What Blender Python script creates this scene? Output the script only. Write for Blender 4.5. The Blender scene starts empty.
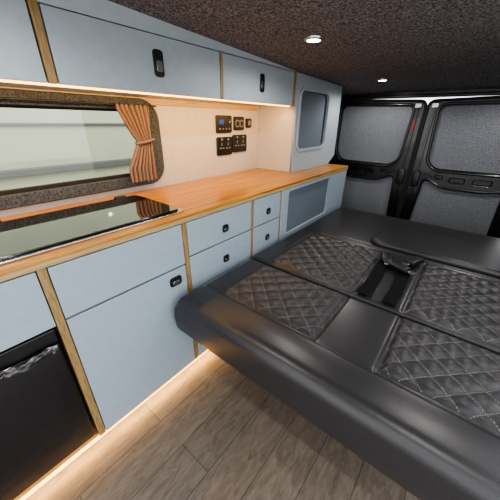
import bpy, bmesh, math, random
from mathutils import Matrix, Vector
random.seed(3)
S=bpy.context.scene
COL=S.collection
def lin(c):
    return tuple(((v/255)/12.92 if v/255<=.04045 else ((v/255+.055)/1.055)**2.4) for v in c)
# ---------------- materials ----------------
def mat(name,col,rough=.5,metal=0,spec=.5,emit=None,es=0,coat=0):
    m=bpy.data.materials.new(name); m.use_nodes=True
    b=m.node_tree.nodes['Principled BSDF']
    b.inputs['Base Color'].default_value=(*lin(col),1)
    b.inputs['Roughness'].default_value=rough
    b.inputs['Metallic'].default_value=metal
    b.inputs['Specular IOR Level'].default_value=spec
    b.inputs['Coat Weight'].default_value=coat
    if emit:
        b.inputs['Emission Color'].default_value=(*lin(emit),1)
        b.inputs['Emission Strength'].default_value=es
    return m
def noise_mat(name,c1,c2,scale=(1,1,1),nscale=5,detail=6,rough=.5,bump=.1,lo=.35,hi=.65,dist=.002,spec=.5,coat=0):
    m=mat(name,c1,rough,spec=spec,coat=coat); nt=m.node_tree; N=nt.nodes; L=nt.links
    b=N['Principled BSDF']
    tc=N.new('ShaderNodeTexCoord'); mp=N.new('ShaderNodeMapping'); mp.inputs['Scale'].default_value=scale
    n=N.new('ShaderNodeTexNoise'); n.inputs['Scale'].default_value=nscale; n.inputs['Detail'].default_value=detail
    r=N.new('ShaderNodeValToRGB'); r.color_ramp.elements[0].position=lo; r.color_ramp.elements[1].position=hi
    r.color_ramp.elements[0].color=(*lin(c1),1); r.color_ramp.elements[1].color=(*lin(c2),1)
    L.new(tc.outputs['Object'],mp.inputs[0]); L.new(mp.outputs[0],n.inputs['Vector']); L.new(n.outputs[0],r.inputs[0]); L.new(r.outputs[0],b.inputs['Base Color'])
    if bump:
        bp=N.new('ShaderNodeBump'); bp.inputs['Strength'].default_value=bump; bp.inputs['Distance'].default_value=dist
        L.new(n.outputs[0],bp.inputs['Height']); L.new(bp.outputs[0],b.inputs['Normal'])
    return m
M={}
M['door']=noise_mat('cabinet_laminate',(144,160,172),(150,165,176),(1,1,1),40,3,.42,.03)
M['doorU']=noise_mat('cabinet_laminate_upper',(156,168,176),(161,172,179),(1,1,1),40,3,.42,.03)
M['ply']=noise_mat('ply_edge',(124,100,62),(156,130,86),(60,60,8),3,5,.5,.1)
M['plyL']=noise_mat('ply_core',(150,124,82),(186,160,114),(1,3,160),3,2,.5,.05)
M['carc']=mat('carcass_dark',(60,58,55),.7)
M['bamboo']=noise_mat('bamboo_top',(136,82,22),(198,142,58),(60,1.2,60),2.2,7,.34,.03,.36,.64,coat=.15)
M['wall']=noise_mat('wall_lining',(182,174,164),(188,180,170),(1,1,1),30,3,.55,.02)
M['carpet']=noise_mat('carpet_ceiling',(72,72,74),(146,146,149),(1,1,1),120,4,1,.7,.36,.68,.004,.05)
M['carpetR']=noise_mat('carpet_rear',(78,81,86),(134,138,145),(1,1,1),170,3,1,.5,.34,.68,.003,.05)
M['carpetD']=noise_mat('carpet_dark',(52,56,60),(82,86,91),(1,1,1),170,3,1,.5,.36,.66,.003,.05)
M['black']=mat('black_paint',(20,20,22),.28,coat=.4)
M['blackP']=mat('black_plastic',(18,18,20),.4)
M['fridge']=mat('fridge_gloss',(20,20,24),.12,coat=.5)
M['glass']=mat('hob_glass',(10,11,12),.04,coat=1)
M['steel']=mat('steel',(190,192,195),.22,1)
M['alu']=mat('aluminium',(170,172,174),.35,.9)
M['grey']=mat('grey_plastic',(110,114,120),.5)
M['red']=mat('red_marker',(170,25,20),.4)
M['mesh']=noise_mat('speaker_cloth',(74,84,94),(108,120,130),(1,1,1),240,2,.9,.5,.4,.6,.002)
M['tubber']=mat('rubber',(22,22,22),.8)
M['led']=mat('led_strip',(255,190,110),.5,emit=(255,176,78),es=5)
M['ledW']=mat('downlight_lens',(255,245,230),.5,emit=(255,240,220),es=26)
M['blue']=mat('display_blue',(30,60,120),.3,emit=(60,110,220),es=.2)
M['vanw']=noise_mat('van_paint',(196,201,186),(204,209,195),(1,1,1),2,2,.3,0)
M['bounce']=noise_mat('pale_bounce_ground',(165,163,158),(190,188,184),(1,1,1),30,6,.9,.3)  # ground colour made pale to bounce light up onto the ceiling
# leather
QP=.085
def leather(name,quilt=False):
    m=noise_mat(name,(35,35,38),(43,43,46),(1,1,1),260,4,.44 if quilt else .34,.22,.35,.65,.0012,spec=.45 if quilt else .5)
    nt=m.node_tree;N=nt.nodes;L=nt.links;b=N['Principled BSDF']
    if quilt:
        ramp=[n for n in N if n.type=='VALTORGB'][0]
        tc=[n for n in N if n.type=='TEX_COORD'][0]
        sx=N.new('ShaderNodeSeparateXYZ'); L.new(tc.outputs['Object'],sx.inputs[0])
        def mth(op,a,b_=None):
            n=N.new('ShaderNodeMath'); n.operation=op
            if isinstance(a,(int,float)): n.inputs[0].default_value=a
            else: L.new(a,n.inputs[0])
            if b_ is not None:
                if isinstance(b_,(int,float)): n.inputs[1].default_value=b_
                else: L.new(b_,n.inputs[1])
            return n.outputs[0]
        masks=[]
        for op,o2 in (('ADD','SUBTRACT'),('SUBTRACT','ADD')):
            a=mth(op,sx.outputs[0],sx.outputs[1]); a=mth('DIVIDE',a,QP); a=mth('ADD',a,100)
            fr=mth('FRACT',a); d=mth('ABSOLUTE',mth('SUBTRACT',fr,.5)); on=mth('GREATER_THAN',d,.48)
            c=mth(o2,sx.outputs[0],sx.outputs[1]); c=mth('FRACT',mth('ADD',mth('MULTIPLY',c,90),1000)); da=mth('GREATER_THAN',c,.4)
            masks.append(mth('MULTIPLY',on,da))
        mk=mth('MAXIMUM',masks[0],masks[1])
        mx=N.new('ShaderNodeMixRGB'); L.new(mk,mx.inputs[0]); L.new(ramp.outputs[0],mx.inputs[1]); mx.inputs[2].default_value=(*lin((104,102,102)),1)
        L.new(mx.outputs[0],b.inputs['Base Color'])
    return m
M['lea']=leather('leather'); M['leaQ']=leather('leather_quilted',True)
M['strap']=noise_mat('seatbelt_webbing',(10,10,11),(18,18,20),(200,20,1),3,2,.8,.2,spec=.15)
M['curt']=noise_mat('curtain_fabric',(112,92,80),(128,105,92),(1,1,1),220,3,.95,.2,spec=.1)
M['wrap']=noise_mat('clear_wrap',(40,40,42),(150,150,153),(1,1,1),30,3,.15,.8,.52,.72,.01)  # pale patches paint light hits into the colour of the clear film
# window glass
g=bpy.data.materials.new('window_glass'); g.use_nodes=True; nt=g.node_tree; nt.nodes.clear()
o=nt.nodes.new('ShaderNodeOutputMaterial'); mx=nt.nodes.new('ShaderNodeMixShader'); t=nt.nodes.new('ShaderNodeBsdfTransparent'); t.inputs[0].default_value=(.88,.90,.82,1)
gl=nt.nodes.new('ShaderNodeBsdfGlossy'); gl.inputs['Roughness'].default_value=.02; mx.inputs[0].default_value=.05
nt.links.new(t.outputs[0],mx.inputs[1]); nt.links.new(gl.outputs[0],mx.inputs[2]); nt.links.new(mx.outputs[0],o.inputs[0]); M['wing']=g
# floor planks (run along the van)
def floor_mat():
    m=mat('plank_floor',(120,110,100),.45); nt=m.node_tree;N=nt.nodes;L=nt.links;b=N['Principled BSDF']
    tc=N.new('ShaderNodeTexCoord'); mp=N.new('ShaderNodeMapping'); mp.inputs['Rotation'].default_value=(0,0,math.pi/2)
    br=N.new('ShaderNodeTexBrick'); br.inputs['Scale'].default_value=1; br.inputs['Brick Width'].default_value=.9; br.inputs['Row Height'].default_value=.15
    br.inputs['Mortar Size'].default_value=.0013; br.inputs['Color1'].default_value=(*lin((126,117,106)),1); br.inputs['Color2'].default_value=(*lin((112,103,93)),1); br.inputs['Mortar'].default_value=(*lin((62,56,50)),1)
    br.inputs['Bias'].default_value=0; br.offset=.37
    L.new(tc.outputs['Object'],mp.inputs[0]); L.new(mp.outputs[0],br.inputs[0])
    m2=N.new('ShaderNodeMapping'); m2.inputs['Scale'].default_value=(18,4,1); L.new(tc.outputs['Object'],m2.inputs[0])
    n=N.new('ShaderNodeTexNoise'); n.inputs['Scale'].default_value=2.4; n.inputs['Detail'].default_value=10; n.inputs['Roughness'].default_value=.7; n.inputs['Distortion'].default_value=1.2; L.new(m2.outputs[0],n.inputs['Vector'])
    r=N.new('ShaderNodeValToRGB'); r.color_ramp.elements[0].position=.3; r.color_ramp.elements[1].position=.68; r.color_ramp.elements[0].color=(.46,.45,.44,1); r.color_ramp.elements[1].color=(1.12,1.12,1.12,1)
    L.new(n.outputs[0],r.inputs[0])
    mx=N.new('ShaderNodeMixRGB'); mx.blend_type='MULTIPLY'; mx.inputs[0].default_value=.95; L.new(br.outputs[0],mx.inputs[1]); L.new(r.outputs[0],mx.inputs[2]); L.new(mx.outputs[0],b.inputs['Base Color'])
    bp=N.new('ShaderNodeBump'); bp.inputs['Strength'].default_value=.25; bp.inputs['Distance'].default_value=.002; L.new(n.outputs[0],bp.inputs['Height']); L.new(bp.outputs[0],b.inputs['Normal'])
    return m
M['floor']=floor_mat()
# ---------------- helpers ----------------
def empty(name):
    e=bpy.data.objects.new(name,None); e.empty_display_size=.05; COL.objects.link(e); return e
def link(ob,m,parent,smooth=False):
    if m:
        ob.data.materials.clear(); ob.data.materials.append(M[m] if isinstance(m,str) else m)
    if parent: ob.parent=parent
    if smooth:
        for p in ob.data.polygons: p.use_smooth=True
    return ob
def mesh(name,vs,fs,m,parent=None,smooth=False):
    me=bpy.data.meshes.new(name); me.from_pydata([tuple(v) for v in vs],[],fs); me.update()
    ob=bpy.data.objects.new(name,me); COL.objects.link(ob); return link(ob,m,parent,smooth)
def box(name,x0,x1,y0,y1,z0,z1,m,parent=None,bev=.002,seg=2):
    bm=bmesh.new(); bmesh.ops.create_cube(bm,size=1)
    for v in bm.verts:
        v.co=Vector((x0+(v.co.x+.5)*(x1-x0),y0+(v.co.y+.5)*(y1-y0),z0+(v.co.z+.5)*(z1-z0)))
    if bev>0: bmesh.ops.bevel(bm,geom=bm.edges[:],offset=min(bev,.45*min(x1-x0,y1-y0,z1-z0)),segments=seg,affect='EDGES',profile=.5)
    me=bpy.data.meshes.new(name); bm.to_mesh(me); bm.free()
    ob=bpy.data.objects.new(name,me); COL.objects.link(ob); return link(ob,m,parent,seg>2)
AX={'X':Matrix(((0,0,1,0),(1,0,0,0),(0,1,0,0),(0,0,0,1))),   # u=Y v=Z n=+X
    'Y':Matrix(((1,0,0,0),(0,0,-1,0),(0,1,0,0),(0,0,0,1))),  # u=X v=Z n=-Y
    'Z':Matrix.Identity(4)}
def plate(name,outer,holes,thick,ax,pos,m,parent=None,bev=0):
    """flat plate with holes; pos = coordinate of centre along the plate normal axis"""
    cu=bpy.data.curves.new(name,'CURVE'); cu.dimensions='2D'; cu.fill_mode='BOTH'; cu.extrude=max(thick/2-bev,.0001); cu.bevel_depth=bev; cu.bevel_resolution=2
    for pts in [outer]+list(holes):
        s=cu.splines.new('POLY'); s.points.add(len(pts)-1)
        for p,q in zip(s.points,pts): p.co=(q[0],q[1],0,1)
        s.use_cyclic_u=True
    tmp=bpy.data.objects.new('t',cu); COL.objects.link(tmp); dg=bpy.context.evaluated_depsgraph_get()
    me=bpy.data.meshes.new_from_object(tmp.evaluated_get(dg)); bpy.data.objects.remove(tmp)
    me.transform(AX[ax]); off={'X':(pos,0,0),'Y':(0,pos,0),'Z':(0,0,pos)}[ax]; me.transform(Matrix.Translation(off))
    ob=bpy.data.objects.new(name,me); COL.objects.link(ob); return link(ob,m,parent)
def rrect(u0,u1,v0,v1,r,n=7,rs=None):
    rs=rs or [r]*4; pts=[]
    for (cx,cy,a0,rr) in ((u1-rs[0],v1-rs[0],0,rs[0]),(u0+rs[1],v1-rs[1],90,rs[1]),(u0+rs[2],v0+rs[2],180,rs[2]),(u1-rs[3],v0+rs[3],270,rs[3])):
        for i in range(n+1):
            a=math.radians(a0+90*i/n); pts.append((cx+rr*math.cos(a),cy+rr*math.sin(a)))
    return pts
def rpoly(P,r,n=6):
    out=[]; N=len(P)
    for i in range(N):
        a,b,c=Vector(P[i-1]),Vector(P[i]),Vector(P[(i+1)%N])
        d1=(a-b).normalized(); d2=(c-b).normalized(); rr=min(r,(a-b).length*.45,(c-b).length*.45)
        p0=b+d1*rr; p2=b+d2*rr
        for k in range(n+1):
            t=k/n; q=p0*(1-t)**2+b*2*t*(1-t)+p2*t*t; out.append((q.x,q.y))
    return out
def tube(name,pts,r,m,parent=None,cyc=False,res=3):
    cu=bpy.data.curves.new(name,'CURVE'); cu.dimensions='3D'; cu.bevel_depth=r; cu.bevel_resolution=res; cu.use_fill_caps=True
    s=cu.splines.new('POLY'); s.points.add(len(pts)-1)
    for p,q in zip(s.points,pts): p.co=(*q,1)
    s.use_cyclic_u=cyc
    tmp=bpy.data.objects.new('t',cu); COL.objects.link(tmp); dg=bpy.context.evaluated_depsgraph_get()
    me=bpy.data.meshes.new_from_object(tmp.evaluated_get(dg)); bpy.data.objects.remove(tmp)
    ob=bpy.data.objects.new(name,me); COL.objects.link(ob); return link(ob,m,parent,True)
def cyl(name,c,r,h,ax,m,parent=None,seg=32,r2=None):
    bm=bmesh.new(); bmesh.ops.create_cone(bm,cap_ends=True,segments=seg,radius1=r,radius2=r if r2 is None else r2,depth=h)
    me=bpy.data.meshes.new(name); bm.to_mesh(me); bm.free()
    me.transform(Matrix.Translation(c)@{'X':Matrix.Rotation(math.pi/2,4,'Y'),'Y':Matrix.Rotation(math.pi/2,4,'X'),'Z':Matrix.Identity(4)}[ax])
    ob=bpy.data.objects.new(name,me); COL.objects.link(ob); return link(ob,m,parent)
# ---------------- room shell ----------------
XW=-1.36; XR=.52; YR=2.88; FL=-1.2
box('floor',XW-.02,XR,-1.2,YR+.06,FL-.03,FL,'floor',None,0)
def cz(y):
    if y<.5: return .335
    if y<1.75: return .335-(y-.5)/1.25*.048
    if y<2.5: return .287-(y-1.75)*.012
    return .278-(y-2.5)*.14
vs=[];fs=[];nx,ny=24,60
for j in range(ny+1):
    y=-1.2+(YR+.06+1.2)*j/ny
    for i in range(nx+1):
        x=XW-.02+(XR-XW+.02)*i/nx; xc=(x+.42)/.94
        vs.append((x,y,cz(y)+.012*(1-xc*xc)*min(1,max(0,(x+1.05)/.3))))
for j in range(ny):
    for i in range(nx):
        a=j*(nx+1)+i; fs.append((a,a+1,a+nx+2,a+nx+1))
n0=len(vs); vs+= [(v[0],v[1],v[2]+.03) for v in vs[:n0]]
fs+=[tuple(n0+k for k in reversed(f)) for f in fs[:nx*ny]]
mesh('ceiling',vs,fs,'carpet',None,True)
WY0,WY1,WZ0,WZ1=-.42,.845,-.285,.055
hole=rrect(WY0,WY1,WZ0,WZ1,.07)
plate('wall_left',[(-1.2,FL),(2.45,FL),(2.45,.30),(-1.2,.34)],[hole],.03,'X',XW-.015,'wall')
box('wall_left_rear',XW-.03,XW,2.45,YR+.06,FL,.27,'carpetD',None,0)
box('wall_right',XR,XR+.03,1.35,YR+.06,FL,.28,'carpetR',None,0)
plate('wall_rear',[(XW,FL),(XR,FL),(XR,.30),(XW,.30)],[rpoly([(-1.27,-1.15),(.43,-1.15),(.40,.19),(-1.24,.19)],.08)],.05,'Y',YR+.03,'black')
# ---------------- side window ----------------
w=empty('window_1')
plate('carpet_surround',rrect(WY0-.04,WY1+.062,WZ0-.03,WZ1+.028,.09),[rrect(WY0+.01,WY1-.01,WZ0+.01,WZ1-.01,.065)],.02,'X',XW+.012,'carpetD',w,.006)
plate('rubber_frame',rrect(WY0-.0,WY1+.0,WZ0,WZ1,.07),[rrect(WY0+.022,WY1-.022,WZ0+.022,WZ1-.022,.055)],.02,'X',XW-.04,'tubber',w,.003)
plate('glass_pane',rrect(WY0+.01,WY1-.01,WZ0+.01,WZ1-.01,.06),[],.004,'X',XW-.045,'wing',w)
# ---------------- curtain ----------------
c=empty('curtain'); CX=XW+.064
tube('curtain_rail',[(CX,WY0-.02,.056),(CX,WY1+.03,.056)],.004,'blackP',c)
def curtain(name,yr,ztop,zbot,ztie,par):
    vs=[];fs=[];nu,nv=90,40
    for j in range(nv+1):
        z=ztop+(zbot-ztop)*j/nv
        d=abs(z-ztie); wd=.072+.09*min(1,(d/.14))**.8 if z>ztie else .072+.075*min(1,d/.12)
        sh=.02*min(1,d/.1)
        for i in range(nu+1):
            u=i/nu; y=yr-wd*(1-u)- (0.012-sh*.4)
            a=.009*(.6+wd*3); x=CX+a*math.sin(u*2*math.pi*7+ .5*math.sin(z*14))+.003*math.sin(u*31+z*9)
            vs.append((x,y,z))
    for j in range(nv):
        for i in range(nu):
            a=j*(nu+1)+i; fs.append((a,a+1,a+nu+2,a+nu+1))
    ob=mesh(name,vs,fs,'curt',par,True); so=ob.modifiers.new('s','SOLIDIFY'); so.thickness=.0025
curtain('drape',.835,.058,-.29,-.10,c)
tube('tieback',[(CX+.022*math.cos(a),.788+.048*math.sin(a),-.10+.008*math.sin(a)) for a in [i*math.pi/12 for i in range(24)]],.006,'curt',c,True)
# ---------------- worktop ----------------
CZ=-.35; CF=-.85; CE=2.47
wt=empty('kitchen_worktop')
box('bamboo_slab',XW+.001,CF,-.9,CE,CZ-.012,CZ,'bamboo',wt,.002)
box('ply_edge_band',XW+.001,CF-.001,-.9,CE-.001,CZ-.03,CZ-.0125,'plyL',wt,.001)
# ---------------- base cabinets ----------------
bc=empty('base_cabinet'); FX=-.86; BB=-1.15; TB=CZ-.0305
box('back_panel',XW+.002,XW+.014,-.9,CE,BB,TB,'carc',bc,0)
box('bottom_board',XW+.014,FX-.002,-.9,CE,BB,BB+.015,'ply',bc,.001)
for i,(a,b_) in enumerate([(-.55,-.535),(.131,.154),(.628,.650),(1.088,1.106),(1.374,1.390),(CE-.02,CE-.002)]):
    box('ply_upright_%d'%i,XW+.014,CF-.004,a,b_,BB,TB-.001,'ply',bc,.001)
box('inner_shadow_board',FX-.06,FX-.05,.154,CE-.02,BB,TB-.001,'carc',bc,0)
box('plinth',FX-.03,FX-.02,-.9,CE,FL+.001,BB-.001,'doorU',bc,.001)
def front(n,y0,y1,z0,z1): return box(n,FX-.014,CF-.002,y0+.003,y1-.003,z0,z1,'door',bc,.002)
front('fridge_top_panel',-.535,.131,-.575,TB-.004)
front('drawer_wide',.154,.628,-.565,TB-.004)
front('cupboard_door',.154,.628,BB+.002,-.573)
front('drawer_a1',.650,1.088,-.54,TB-.004); front('drawer_a2',.650,1.088,-.72,-.547); front('drawer_a3',.650,1.088,BB+.002,-.727)
front('drawer_b1',1.106,1.374,-.54,TB-.004); front('drawer_b2',1.106,1.374,-.72,-.547); front('drawer_b3',1.106,1.374,BB+.002,-.727)
plate('grille_frame',[(1.393,BB+.002),(CE-.022,BB+.002),(CE-.022,TB-.004),(1.393,TB-.004)],[rrect(1.47,2.10,-.69,-.40,.02)],.014,'X',CF-.009,'door',bc,.001)
box('grille_cloth',FX-.012,FX-.006,1.46,2.11,-.70,-.39,'mesh',bc,0)
box('led_channel',FX-.018,CF-.004,-.9,CE-.3,BB-.008,BB-.0005,'led',bc,0)
def latch(par,x,y,z,wy,wz,n='latch'):
    plate(n+'_rim',rrect(y-wy/2,y+wy/2,z-wz/2,z+wz/2,min(wy,wz)*.28),[],.006,'X',x+.003,'blackP',par,.0015)
    plate(n+'_paddle',rrect(y-wy*.3,y+wy*.3,z-wz*.32,z+wz*.10,min(wy,wz)*.15),[],.004,'X',x+.008,'steel',par,.001)
    cyl(n+'_button',(x+.008,y,z+wz*.28),min(wy,wz)*.16,.005,'X','blackP',par,16)
lx=CF-.002
latch(bc,lx,.565,-.625,.056,.040,'latch1')
latch(bc,lx,.88,-.475,.036,.036,'latch2'); latch(bc,lx,.88,-.64,.036,.036,'latch3')
latch(bc,lx,1.245,-.475,.034,.034,'latch4'); latch(bc,lx,1.245,-.64,.034,.034,'latch5')
# ---------------- fridge ----------------
fr=empty('compressor_fridge')
box('body',XW+.03,FX-.04,-.52,.118,BB+.018,-.60,'blackP',fr,.004)
box('door',FX-.038,CF-.006,-.515,.122,BB+.02,-.640,'fridge',fr,.008,3)
box('top_trim',FX-.038,CF-.008,-.515,.122,-.635,-.585,'blackP',fr,.004)
vs=[];fs=[]
for j in range(9):
    for i in range(61):
        y=-.5+.61*i/60; z=-.628-.026*j/8
        vs.append((CF+.003+.008*random.random()+.006*math.sin(j*.8),y,z+.007*math.sin(i*.7)*random.random()+.006*math.sin(i*.21)))
for j in range(8):
    for i in range(60):
        a=j*61+i; fs.append((a,a+1,a+62,a+61))
mesh('protective_film',vs,fs,'wrap',fr,True)
# ---------------- hob / sink glass lid ----------------
hb=empty('hob_sink_unit')
plate('steel_surround',rrect(-1.26,-.885,-.25,.68,.03),[],.006,'Z',CZ+.004,'steel',hb,.0015)
plate('glass_lid_right',rrect(-1.243,-.902,.02,.663,.022),[],.006,'Z',CZ+.0115,'glass',hb,.0015)
plate('glass_lid_left',rrect(-1.243,-.902,-.24,.012,.022),[],.006,'Z',CZ+.0115,'glass',hb,.0015)
for yy in (.10,.56): box('lid_hinge_%d'%int(yy*100),-1.256,-1.235,yy,yy+.05,CZ+.008,CZ+.022,'blackP',hb,.003)
# ---------------- overhead cabinets ----------------
oc=empty('overhead_cabinet'); OX=-1.04; OB=.095; OT=.283; OE=1.775
box('bottom_board',XW+.001,OX-.018,-.9,OE,OB,OB+.014,'doorU',oc,.001)
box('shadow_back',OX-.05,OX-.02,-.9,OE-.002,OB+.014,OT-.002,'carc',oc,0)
def ofront(n,y0,y1): return box(n,OX-.016,OX,y0,y1,OB-.004,OT-.004,'doorU',oc,.002)
ofront('door_front',-.10,.345); ofront('door_near',-.9,-.11); ofront('door_mid',.378,1.070); ofront('door_far',1.090,1.745)
for i,(a,b_) in enumerate([(.350,.373),(1.073,1.087),(1.749,OE-.002)]):
    box('ply_divider_%d'%i,OX-.017,OX+.001,a,b_,OB-.004,OT,'ply',oc,.001)
vs=[];
for y in (-.9,.5,1.1,1.774): vs+=[(OX-.02,y,OT),(OX-.006,y,OT),(OX+.006,y,cz(y)+.012),(OX-.02,y,cz(y)+.012)]
fs=[]
for k in range(3):
    a=4*k
    for q in range(4): fs.append((a+q,a+(q+1)%4,a+4+(q+1)%4,a+4+q))
mesh('ceiling_fascia',vs,fs,'doorU',oc)
latch(oc,OX,.735,.190,.040,.085,'latch_m'); latch(oc,OX,1.40,.188,.036,.085,'latch_f'); latch(oc,OX,.06,.19,.04,.085,'latch_n')
box('led_channel',OX-.045,OX-.030,-.9,OE-.01,OB-.008,OB-.0005,'led',oc,0)
box('rear_light_lip',XW+.002,XW+.012,-.9,OE-.01,OB-.03,OB-.0005,'plyL',oc,.001)
# ---------------- tall locker on worktop ----------------
tl=empty('tall_locker'); LY0,LY1=1.80,2.58
plate('front_panel',[(LY0,CZ+.001),(CE-.01,CZ+.001),(LY1,-.28),(LY1-.03,.270),(LY0,.283)],[rrect(1.85,2.31,-.19,.195,.05)],.016,'X',OX-.008,'doorU',tl,.001)
plate('opening_rim',rrect(1.835,2.325,-.205,.21,.06),[rrect(1.852,2.308,-.188,.193,.047)],.010,'X',OX+.003,'doorU',tl,.002)
box('opening_mesh',OX-.03,OX-.022,1.82,2.34,-.23,.225,'mesh',tl,0)
box('side_panel',XW+.001,OX-.0165,LY0,LY0+.015,CZ+.001,.283,'wall',tl,.001)
box('side_panel_rear',XW+.001,OX-.0165,CE-.03,CE-.015,CZ+.001,.27,'wall',tl,.001)
box('link_panel',OX-.016,OX-.001,OE+.001,LY0-.001,OB-.004,OT,'doorU',tl,.001)
# ---------------- electrical panels on backsplash ----------------
def sock(name,y0,y1,z0,z1,kind):
    e=empty(name); x=XW+.0005
    plate('plate',rrect(y0,y1,z0,z1,.008),[],.012,'X',x+.006,'blackP',e,.003)
    w_=y1-y0;h=z1-z0
    if kind=='socket':
        for s in (.28,.72):
            yc=y0+w_*s
            for dy,dz,a,b_ in ((0,.16,.004,.010),(-.014,-.06,.008,.004),(.014,-.06,.008,.004)):
                box('slot',x+.0115,x+.0135,yc+dy-a/1,yc+dy+a/1,z0+h*(.45+dz)-b_/1,z0+h*(.45+dz)+b_/1,'grey',e,.001)
            box('rocker',x+.012,x+.016,yc-.008,yc+.008,z1-.018,z1-.006,'grey',e,.001)
    elif kind=='control':
        box('display',x+.012,x+.014,y0+w_*.15,y0+w_*.45,z0+h*.5,z0+h*.78,'blue',e,.001)
        for k in range(4): cyl('button_%d'%k,(x+.0135,y0+w_*(.16+.22*k),z0+h*.22),.006,.005,'X','grey',e,12)
        cyl('knob',(x+.015,y0+w_*.8,z0+h*.65),.010,.010,'X','steel',e,16)
    elif kind=='usb':
        for s in (.28,.72):
            cyl('ring',(x+.013,y0+w_*s,(z0+z1)/2),h*.30,.006,'X','grey',e,20); cyl('port',(x+.015,y0+w_*s,(z0+z1)/2),h*.20,.006,'X','blackP',e,20)
    else:
        box('rocker',x+.012,x+.017,y0+w_*.25,y1-w_*.25,z0+h*.2,z1-h*.2,'grey',e,.002)
sock('control_panel',1.345,1.485,-.075,.025,'control')
sock('usb_socket',1.515,1.615,-.06,.020,'usb')
sock('power_socket',1.345,1.485,-.215,-.105,'socket')
sock('power_socket',1.50,1.645,-.205,-.095,'socket')
sock('light_switch',1.645,1.70,-.045,.010,'sw')
# ---------------- rock and roll bed ----------------
bd=empty('folding_camper_bed'); BZ=-.68; BX0,BX1=-.815,.44
def qh(x,y):
    a=(x+y)/QP;b_=(x-y)/QP
    return .0115*(abs(math.sin(math.pi*a))*abs(math.sin(math.pi*b_)))**.45
def cushion(name,x0,x1,y0,y1,zt,th,r,quilts=(),seams_y=(),seams_x=(),tilt=0,rf=None,crown=.006,roll=None):
    rf=rf or r
    st=.0075; nx=int((x1-x0)/st)+1; ny=int((y1-y0)/st)+1
    def dens(n,L,rr):
        return sorted(set([0,.0008,.003,.006,.012,.018]+[L-k for k in (0,.0008,.003,.006,.012,.018)]+[L*i/n for i in range(1,n)]))
    xs=dens(nx,x1-x0,r); ys=dens(ny,y1-y0,r)
    vs=[];fs=[];mi=[]
    for yy in ys:
        for xx in xs:
            x=x0+xx;y=y0+yy; dz=0
            for d,rr in ((xx,r),(x1-x0-xx,r),(yy,rf),(y1-y0-yy,r)):
                if d<rr: dz-= rr-math.sqrt(max(0,rr*rr-(rr-d)**2))
            dz=max(dz,-max(r,rf))
            u=xx/(x1-x0);v=yy/(y1-y0); dz+=crown*(1-(2*u-1)**4)*(1-(2*v-1)**4)
            if roll and y0<y<roll: dz+=.007*math.sin(math.pi*(y-y0)/(roll-y0))**.7
            for (a,b_,c_,d_) in quilts:
                if a<x<b_ and c_<y<d_:
                    e=min(x-a,b_-x,y-c_,d_-y); dz+=qh(x,y)*min(1,e/.02)
                e=max(a-x,x-b_,c_-y,y-d_); dz-=.005*math.exp(-(e/.006)**2)
            for s in seams_y: dz-=.006*math.exp(-((y-s)/.006)**2)
            for s,a,b_ in seams_x:
                if a<y<b_: dz-=.006*math.exp(-((x-s)/.006)**2)
            vs.append((x,y,zt+dz+tilt*(y-y0)))
    W=len(xs);H=len(ys)
    for j in range(H-1):
        for i in range(W-1):
            a=j*W+i; fs.append((a,a+1,a+W+1,a+W))
            cx=(vs[a][0]+vs[a+1][0])/2; cy=(vs[a][1]+vs[a+W][1])/2
            mi.append(1 if any(q[0]<cx<q[1] and q[2]<cy<q[3] for q in quilts) else 0)
    per=[i for i in range(W)]+[j*W+W-1 for j in range(1,H)]+[(H-1)*W+i for i in range(W-2,-1,-1)]+[j*W for j in range(H-2,0,-1)]
    rows=[per]
    zb=zt-th; rb=min(.02,th*.3)
    for (ins,z) in ((-.004,zb+th*.45),(0,zb+rb),(rb*.3,zb+rb*.3),(rb,zb)):
        cur=[]
        for k in per:
            v=vs[k]; x=min(max(v[0],x0+ins),x1-ins); y=min(max(v[1],y0+ins),y1-ins)
            if ins<0:
                if abs(v[0]-x0)<1e-6:x=x0+ins
                if abs(v[0]-x1)<1e-6:x=x1-ins
                if abs(v[1]-y0)<1e-6:y=y0+ins
                if abs(v[1]-y1)<1e-6:y=y1-ins
            vs.append((x,y,z+tilt*(v[1]-y0))); cur.append(len(vs)-1)
        p=rows[-1]
        for k in range(len(per)):
            k2=(k+1)%len(per); fs.append((p[k],cur[k],cur[k2],p[k2])); mi.append(0)
        rows.append(cur)
    fs.append(tuple(reversed(rows[-1]))); mi.append(0)
    ob=mesh(name,vs,fs,None,bd,True); ob.data.materials.append(M['lea']); ob.data.materials.append(M['leaQ'])
    for p,m_ in zip(ob.data.polygons,mi): p.material_index=m_
    return ob
Q1=(-.70,-.255);Q2=(-.045,.40)
cushion('seat_cushion',BX0,BX1,.52,1.035,BZ,.17,.03,[(*Q1,.69,1.015),(*Q2,.69,1.015)],[.68],[(Q1[1],.69,1.03),(Q2[0],.69,1.03)],rf=.045,roll=.68)
cushion('back_cushion',BX0,BX1,1.042,1.62,BZ,.12,.022,[(*Q1,1.065,1.575),(*Q2,1.065,1.575)],[1.595],[(Q1[1],1.05,1.59),(Q2[0],1.05,1.59)])
cushion('rear_cushion',BX0,BX1,1.628,2.33,BZ,.10,.025,[],[])
hp=rpoly([(-.36,1.66),(.42,1.66),(.36,1.98),(-.28,1.98)],.07)
plate('headrest',hp,[],.05,'Z',BZ+.006,'lea',bd,.018)
tube('headrest_piping',[(p[0],p[1],BZ+.022) for p in rpoly([(-.367,1.652),(.427,1.652),(.365,1.99),(-.285,1.99)],.07)],.004,'lea',bd,True)
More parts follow.
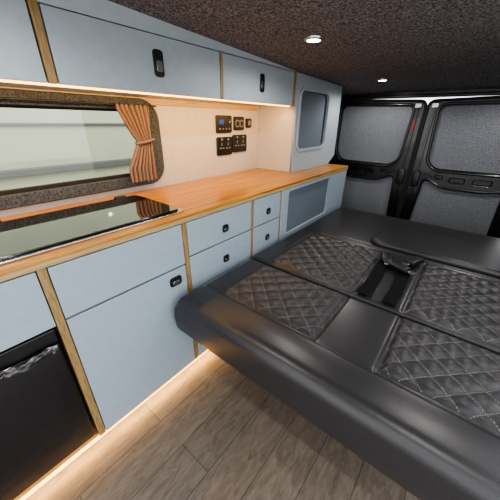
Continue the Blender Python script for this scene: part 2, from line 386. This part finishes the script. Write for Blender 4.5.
def strap(x,y0,y1,n,wd=.052):
    vs=[];fs=[]
    for k in range(21):
        y=y0+(y1-y0)*k/20; z=BZ+.013+.003*math.sin(k*.9)
        for dx,dz in ((-wd/2,0),(wd/2,0),(wd/2,.004),(-wd/2,.004)): vs.append((x+dx+.004*math.sin(k*.3),y,z+dz))
    for k in range(20):
        for q in range(4): fs.append((4*k+q,4*k+(q+1)%4,4*k+4+(q+1)%4,4*k+4+q))
    fs+= [(3,2,1,0),(80,81,82,83)]
    mesh(n,vs,fs,'strap',bd)
strap(-.212,1.05,1.52,'lap_belt_1'); strap(-.105,1.05,1.52,'lap_belt_2')
for i,(x,y,a) in enumerate([(-.215,1.45,.3),(-.09,1.50,-.4),(-.14,1.38,1.2)]):
    b1=box('buckle_%d'%i,-.026,.026,-.05,.05,-.010,.014,'blackP',bd,.007,3); b1.rotation_euler=(0,0,a); b1.location=(x,y,BZ+.030)
    b2=box('buckle_button_%d'%i,-.015,.015,.036,.0515,-.004,.010,'grey',bd,.002); b2.rotation_euler=(0,0,a); b2.location=(x,y,BZ+.031)
    b3=box('tongue_%d'%i,-.015,.015,-.085,-.05,-.002,.002,'steel',bd,.001); b3.rotation_euler=(0,0,a); b3.location=(x,y,BZ+.032)
box('base_box',BX0+.06,BX1-.03,.98,2.25,FL+.001,BZ-.175,'carc',bd,.004)
for xx in (-.62,-.15,.30): box('frame_bar_%d'%int(xx*100),xx,xx+.03,.66,1.9,BZ-.20,BZ-.172,'black',bd,.004)
tube('leg_stub',[(-.30,.60,BZ-.16),(-.30,.60,BZ-.215)],.013,'black',bd); cyl('leg_cap',(-.30,.60,BZ-.22),.018,.02,'Z','tubber',bd,20)
# ---------------- rear barn doors ----------------
def barn(name,X0,X1,s):
    """s=+1: hinge on left (X0), centre on right"""
    e=empty(name); Y=YR-.0
    def P(u,z): return ((X0+(X1-X0)*u) if s>0 else (X1-(X1-X0)*u),z)
    def quad(l): 
        q=[P(*p) for p in l]
        return q if s>0 else q[::-1]
    outer=rpoly(quad([(.02,-1.12),(.995,-1.12),(.995,.165),(.05,.185)]),.05)
    up=rpoly(quad([(.10,-.27),(.18,-.365),(.78,-.37),(.87,-.30),(.90,.14),(.10,.15)]),.06)
    lo=rpoly(quad([(.14,-.47),(.30,-.50),(.68,-.50),(.86,-.42),(.90,-1.0),(.12,-1.0)]),.05)
    slots=[rrect(min(P(a,0)[0],P(b_,0)[0]),max(P(a,0)[0],P(b_,0)[0]),z0,z1,.012) for a,b_,z0,z1 in ((.26,.42,-.455,-.405),(.48,.62,-.46,-.41),(.68,.76,-.44,-.40))]
    plate('inner_skin',outer,[up,lo]+slots,.03,'Y',Y-.015,'black',e,.006)
    plate('outer_skin',outer,[],.01,'Y',Y+.02,'black',e)
    plate('upper_carpet_panel',rpoly(quad([(.12,-.26),(.19,-.345),(.77,-.35),(.855,-.29),(.885,.125),(.12,.135)]),.06),[],.012,'Y',Y-.01,'carpetR',e,.003)
    plate('lower_carpet_panel',rpoly(quad([(.16,-.49),(.31,-.52),(.67,-.52),(.845,-.45),(.88,-.98),(.14,-.98)]),.05),[],.012,'Y',Y-.01,'carpetR',e,.003)
    tube('window_rim',[(p[0],Y-.033,p[1]) for p in up],.011,'black',e,True)
    tube('lower_rim',[(p[0],Y-.033,p[1]) for p in lo],.009,'black',e,True)
    tube('door_seal',[(p[0],Y-.03,p[1]) for p in outer],.011,'tubber',e,True)
    for k,z in enumerate((.08,-.62)):
        x=P(.045,0)[0]; box('hinge_%d'%k,x-.02,x+.02,Y-.05,Y-.028,z-.035,z+.035,'black',e,.006)
    x=P(.93,0)[0]
    box('lock_rod',x-.008,x+.008,Y-.045,Y-.03,-.9,.15,'black',e,.003)
    box('lock_case',x-.03,x+.03,Y-.055,Y-.03,-.52,-.38,'blackP',e,.01,3)
    box('top_catch',x-.025,x+.025,Y-.06,Y-.03,.11,.15,'steel',e,.006)
    if s>0: box('rod_marker',x-.005,x+.005,Y-.049,Y-.0455,-.06,.02,'red',e,.001)
    tube('pull_cable',[(P(.75,0)[0],Y-.04,-.43),(P(.84,0)[0],Y-.045,-.40),(x,Y-.05,-.43)],.004,'blackP',e)
barn('door_1',-1.22,-.425,1); barn('door_2',-.415,.38,-1)
box('trim_rear_header',-1.26,.42,YR-.07,YR-.035,.188,.212,'blackP',None,.008,3)
# ---------------- downlights, with added fill copies ----------------
for (x,y) in ((-.675,1.27),(-.70,2.46),(-.675,.1),(.2,1.27),(.2,2.4),(.2,.1),(-.675,-.8),(.2,-.8)):  # first two are fitted; the other six are added to brighten the cabin
    e=empty('downlight_and_fill'); z=cz(y)+.012*(1-((x+.42)/.94)**2)
    prof=[(.027,-.004),(.030,-.008),(.040,-.008),(.043,-.004),(.043,.004)]
    vs=[];fs=[];n=36
    for r_,dz in prof:
        for k in range(n): a=2*math.pi*k/n; vs.append((x+r_*math.cos(a),y+r_*math.sin(a),z+dz))
    for j in range(len(prof)-1):
        for k in range(n): fs.append((j*n+k,j*n+(k+1)%n,(j+1)*n+(k+1)%n,(j+1)*n+k))
    mesh('bezel',vs,fs,'steel',e,True); cyl('lens',(x,y,z-.004),.0275,.006,'Z','ledW',e)
    l=bpy.data.lights.new('bulb','SPOT'); l.energy=10 if y>2 else 7; l.spot_size=math.radians(168); l.spot_blend=.5; l.shadow_soft_size=.02; l.color=(1,.96,.92)
    lo=bpy.data.objects.new('bulb',l); lo.location=(x,y,z-.014); COL.objects.link(lo); lo.parent=e
def strip(name,x,y0,y1,z,en,rx,sx,col=(1,.56,.18),par=None,ry=0):
    l=bpy.data.lights.new(name,'AREA'); l.shape='RECTANGLE'; l.size=sx; l.size_y=y1-y0; l.energy=en; l.color=col
    o_=bpy.data.objects.new(name,l); o_.location=(x,(y0+y1)/2,z); o_.rotation_euler=(0,ry,0); COL.objects.link(o_); o_.parent=par
strip('led_lamp',OX-.04,-.3,OE-.03,OB-.010,7.5,0,.015,par=oc,ry=math.radians(35))
strip('led_lamp_plinth',FX-.01,-.5,1.5,BB-.010,3,0,.015,par=bc,ry=math.radians(-15))
# ---------------- outside ----------------
box('ground',-14,12,-12,14,FL-.55,FL-.5,'bounce',None,0)
pv=empty('parked_van'); px=-2.75
prof=[(px-1.8,-1.4),(px+.02,-1.4),(px+.05,-.9),(px+.02,-.15),(px-.10,.55),(px-.30,.95),(px-1.5,.95),(px-1.8,.4)]
pts=rpoly(prof,.12)
vs=[(p[0],y,p[1]) for y in (-3.5,2.6) for p in pts]; n=len(pts)
fs=[(k,(k+1)%n,n+(k+1)%n,n+k) for k in range(n)]+[tuple(range(n-1,-1,-1)),tuple(range(n,2*n))]
mesh('body',vs,fs,'vanw',pv)
box('rub_strip',px+.02,px+.07,-3.4,2.5,-.42,-.36,'grey',pv,.01)
box('upper_swage',px-.01,px+.03,-3.4,2.5,-.06,-.04,'grey',pv,.005)
for yy in (-2.3,1.6):
    cyl('wheel',(px-.08,yy,-1.40),.30,.2,'X','tubber',pv); cyl('hub',(px+.025,yy,-1.40),.18,.02,'X','alu',pv)
# world
w_=bpy.data.worlds.new('World'); S.world=w_; w_.use_nodes=True; nt=w_.node_tree
bg=nt.nodes['Background']; bg.inputs[0].default_value=(.97,.975,1,1); bg.inputs[1].default_value=1.9
# camera
f,yaw,pit,roll=266.66,.66847,.45215,.01546
R=(Matrix.Rotation(yaw,4,'Z')@Matrix.Rotation(math.pi/2-pit,4,'X')@Matrix.Rotation(roll,4,'Z'))
cam=bpy.data.cameras.new('camera'); cam.sensor_width=36; cam.lens=f/500*36; cam.clip_start=.02
co=bpy.data.objects.new('camera',cam); COL.objects.link(co); co.matrix_world=R; S.camera=co
bpy.context.view_layer.update()
for ob in list(S.objects):
    if ob.parent is None: ob.location.z+=1.2
S.view_settings.view_transform='AgX'
S.view_settings.look='AgX - Medium High Contrast'
S.view_settings.exposure=.68
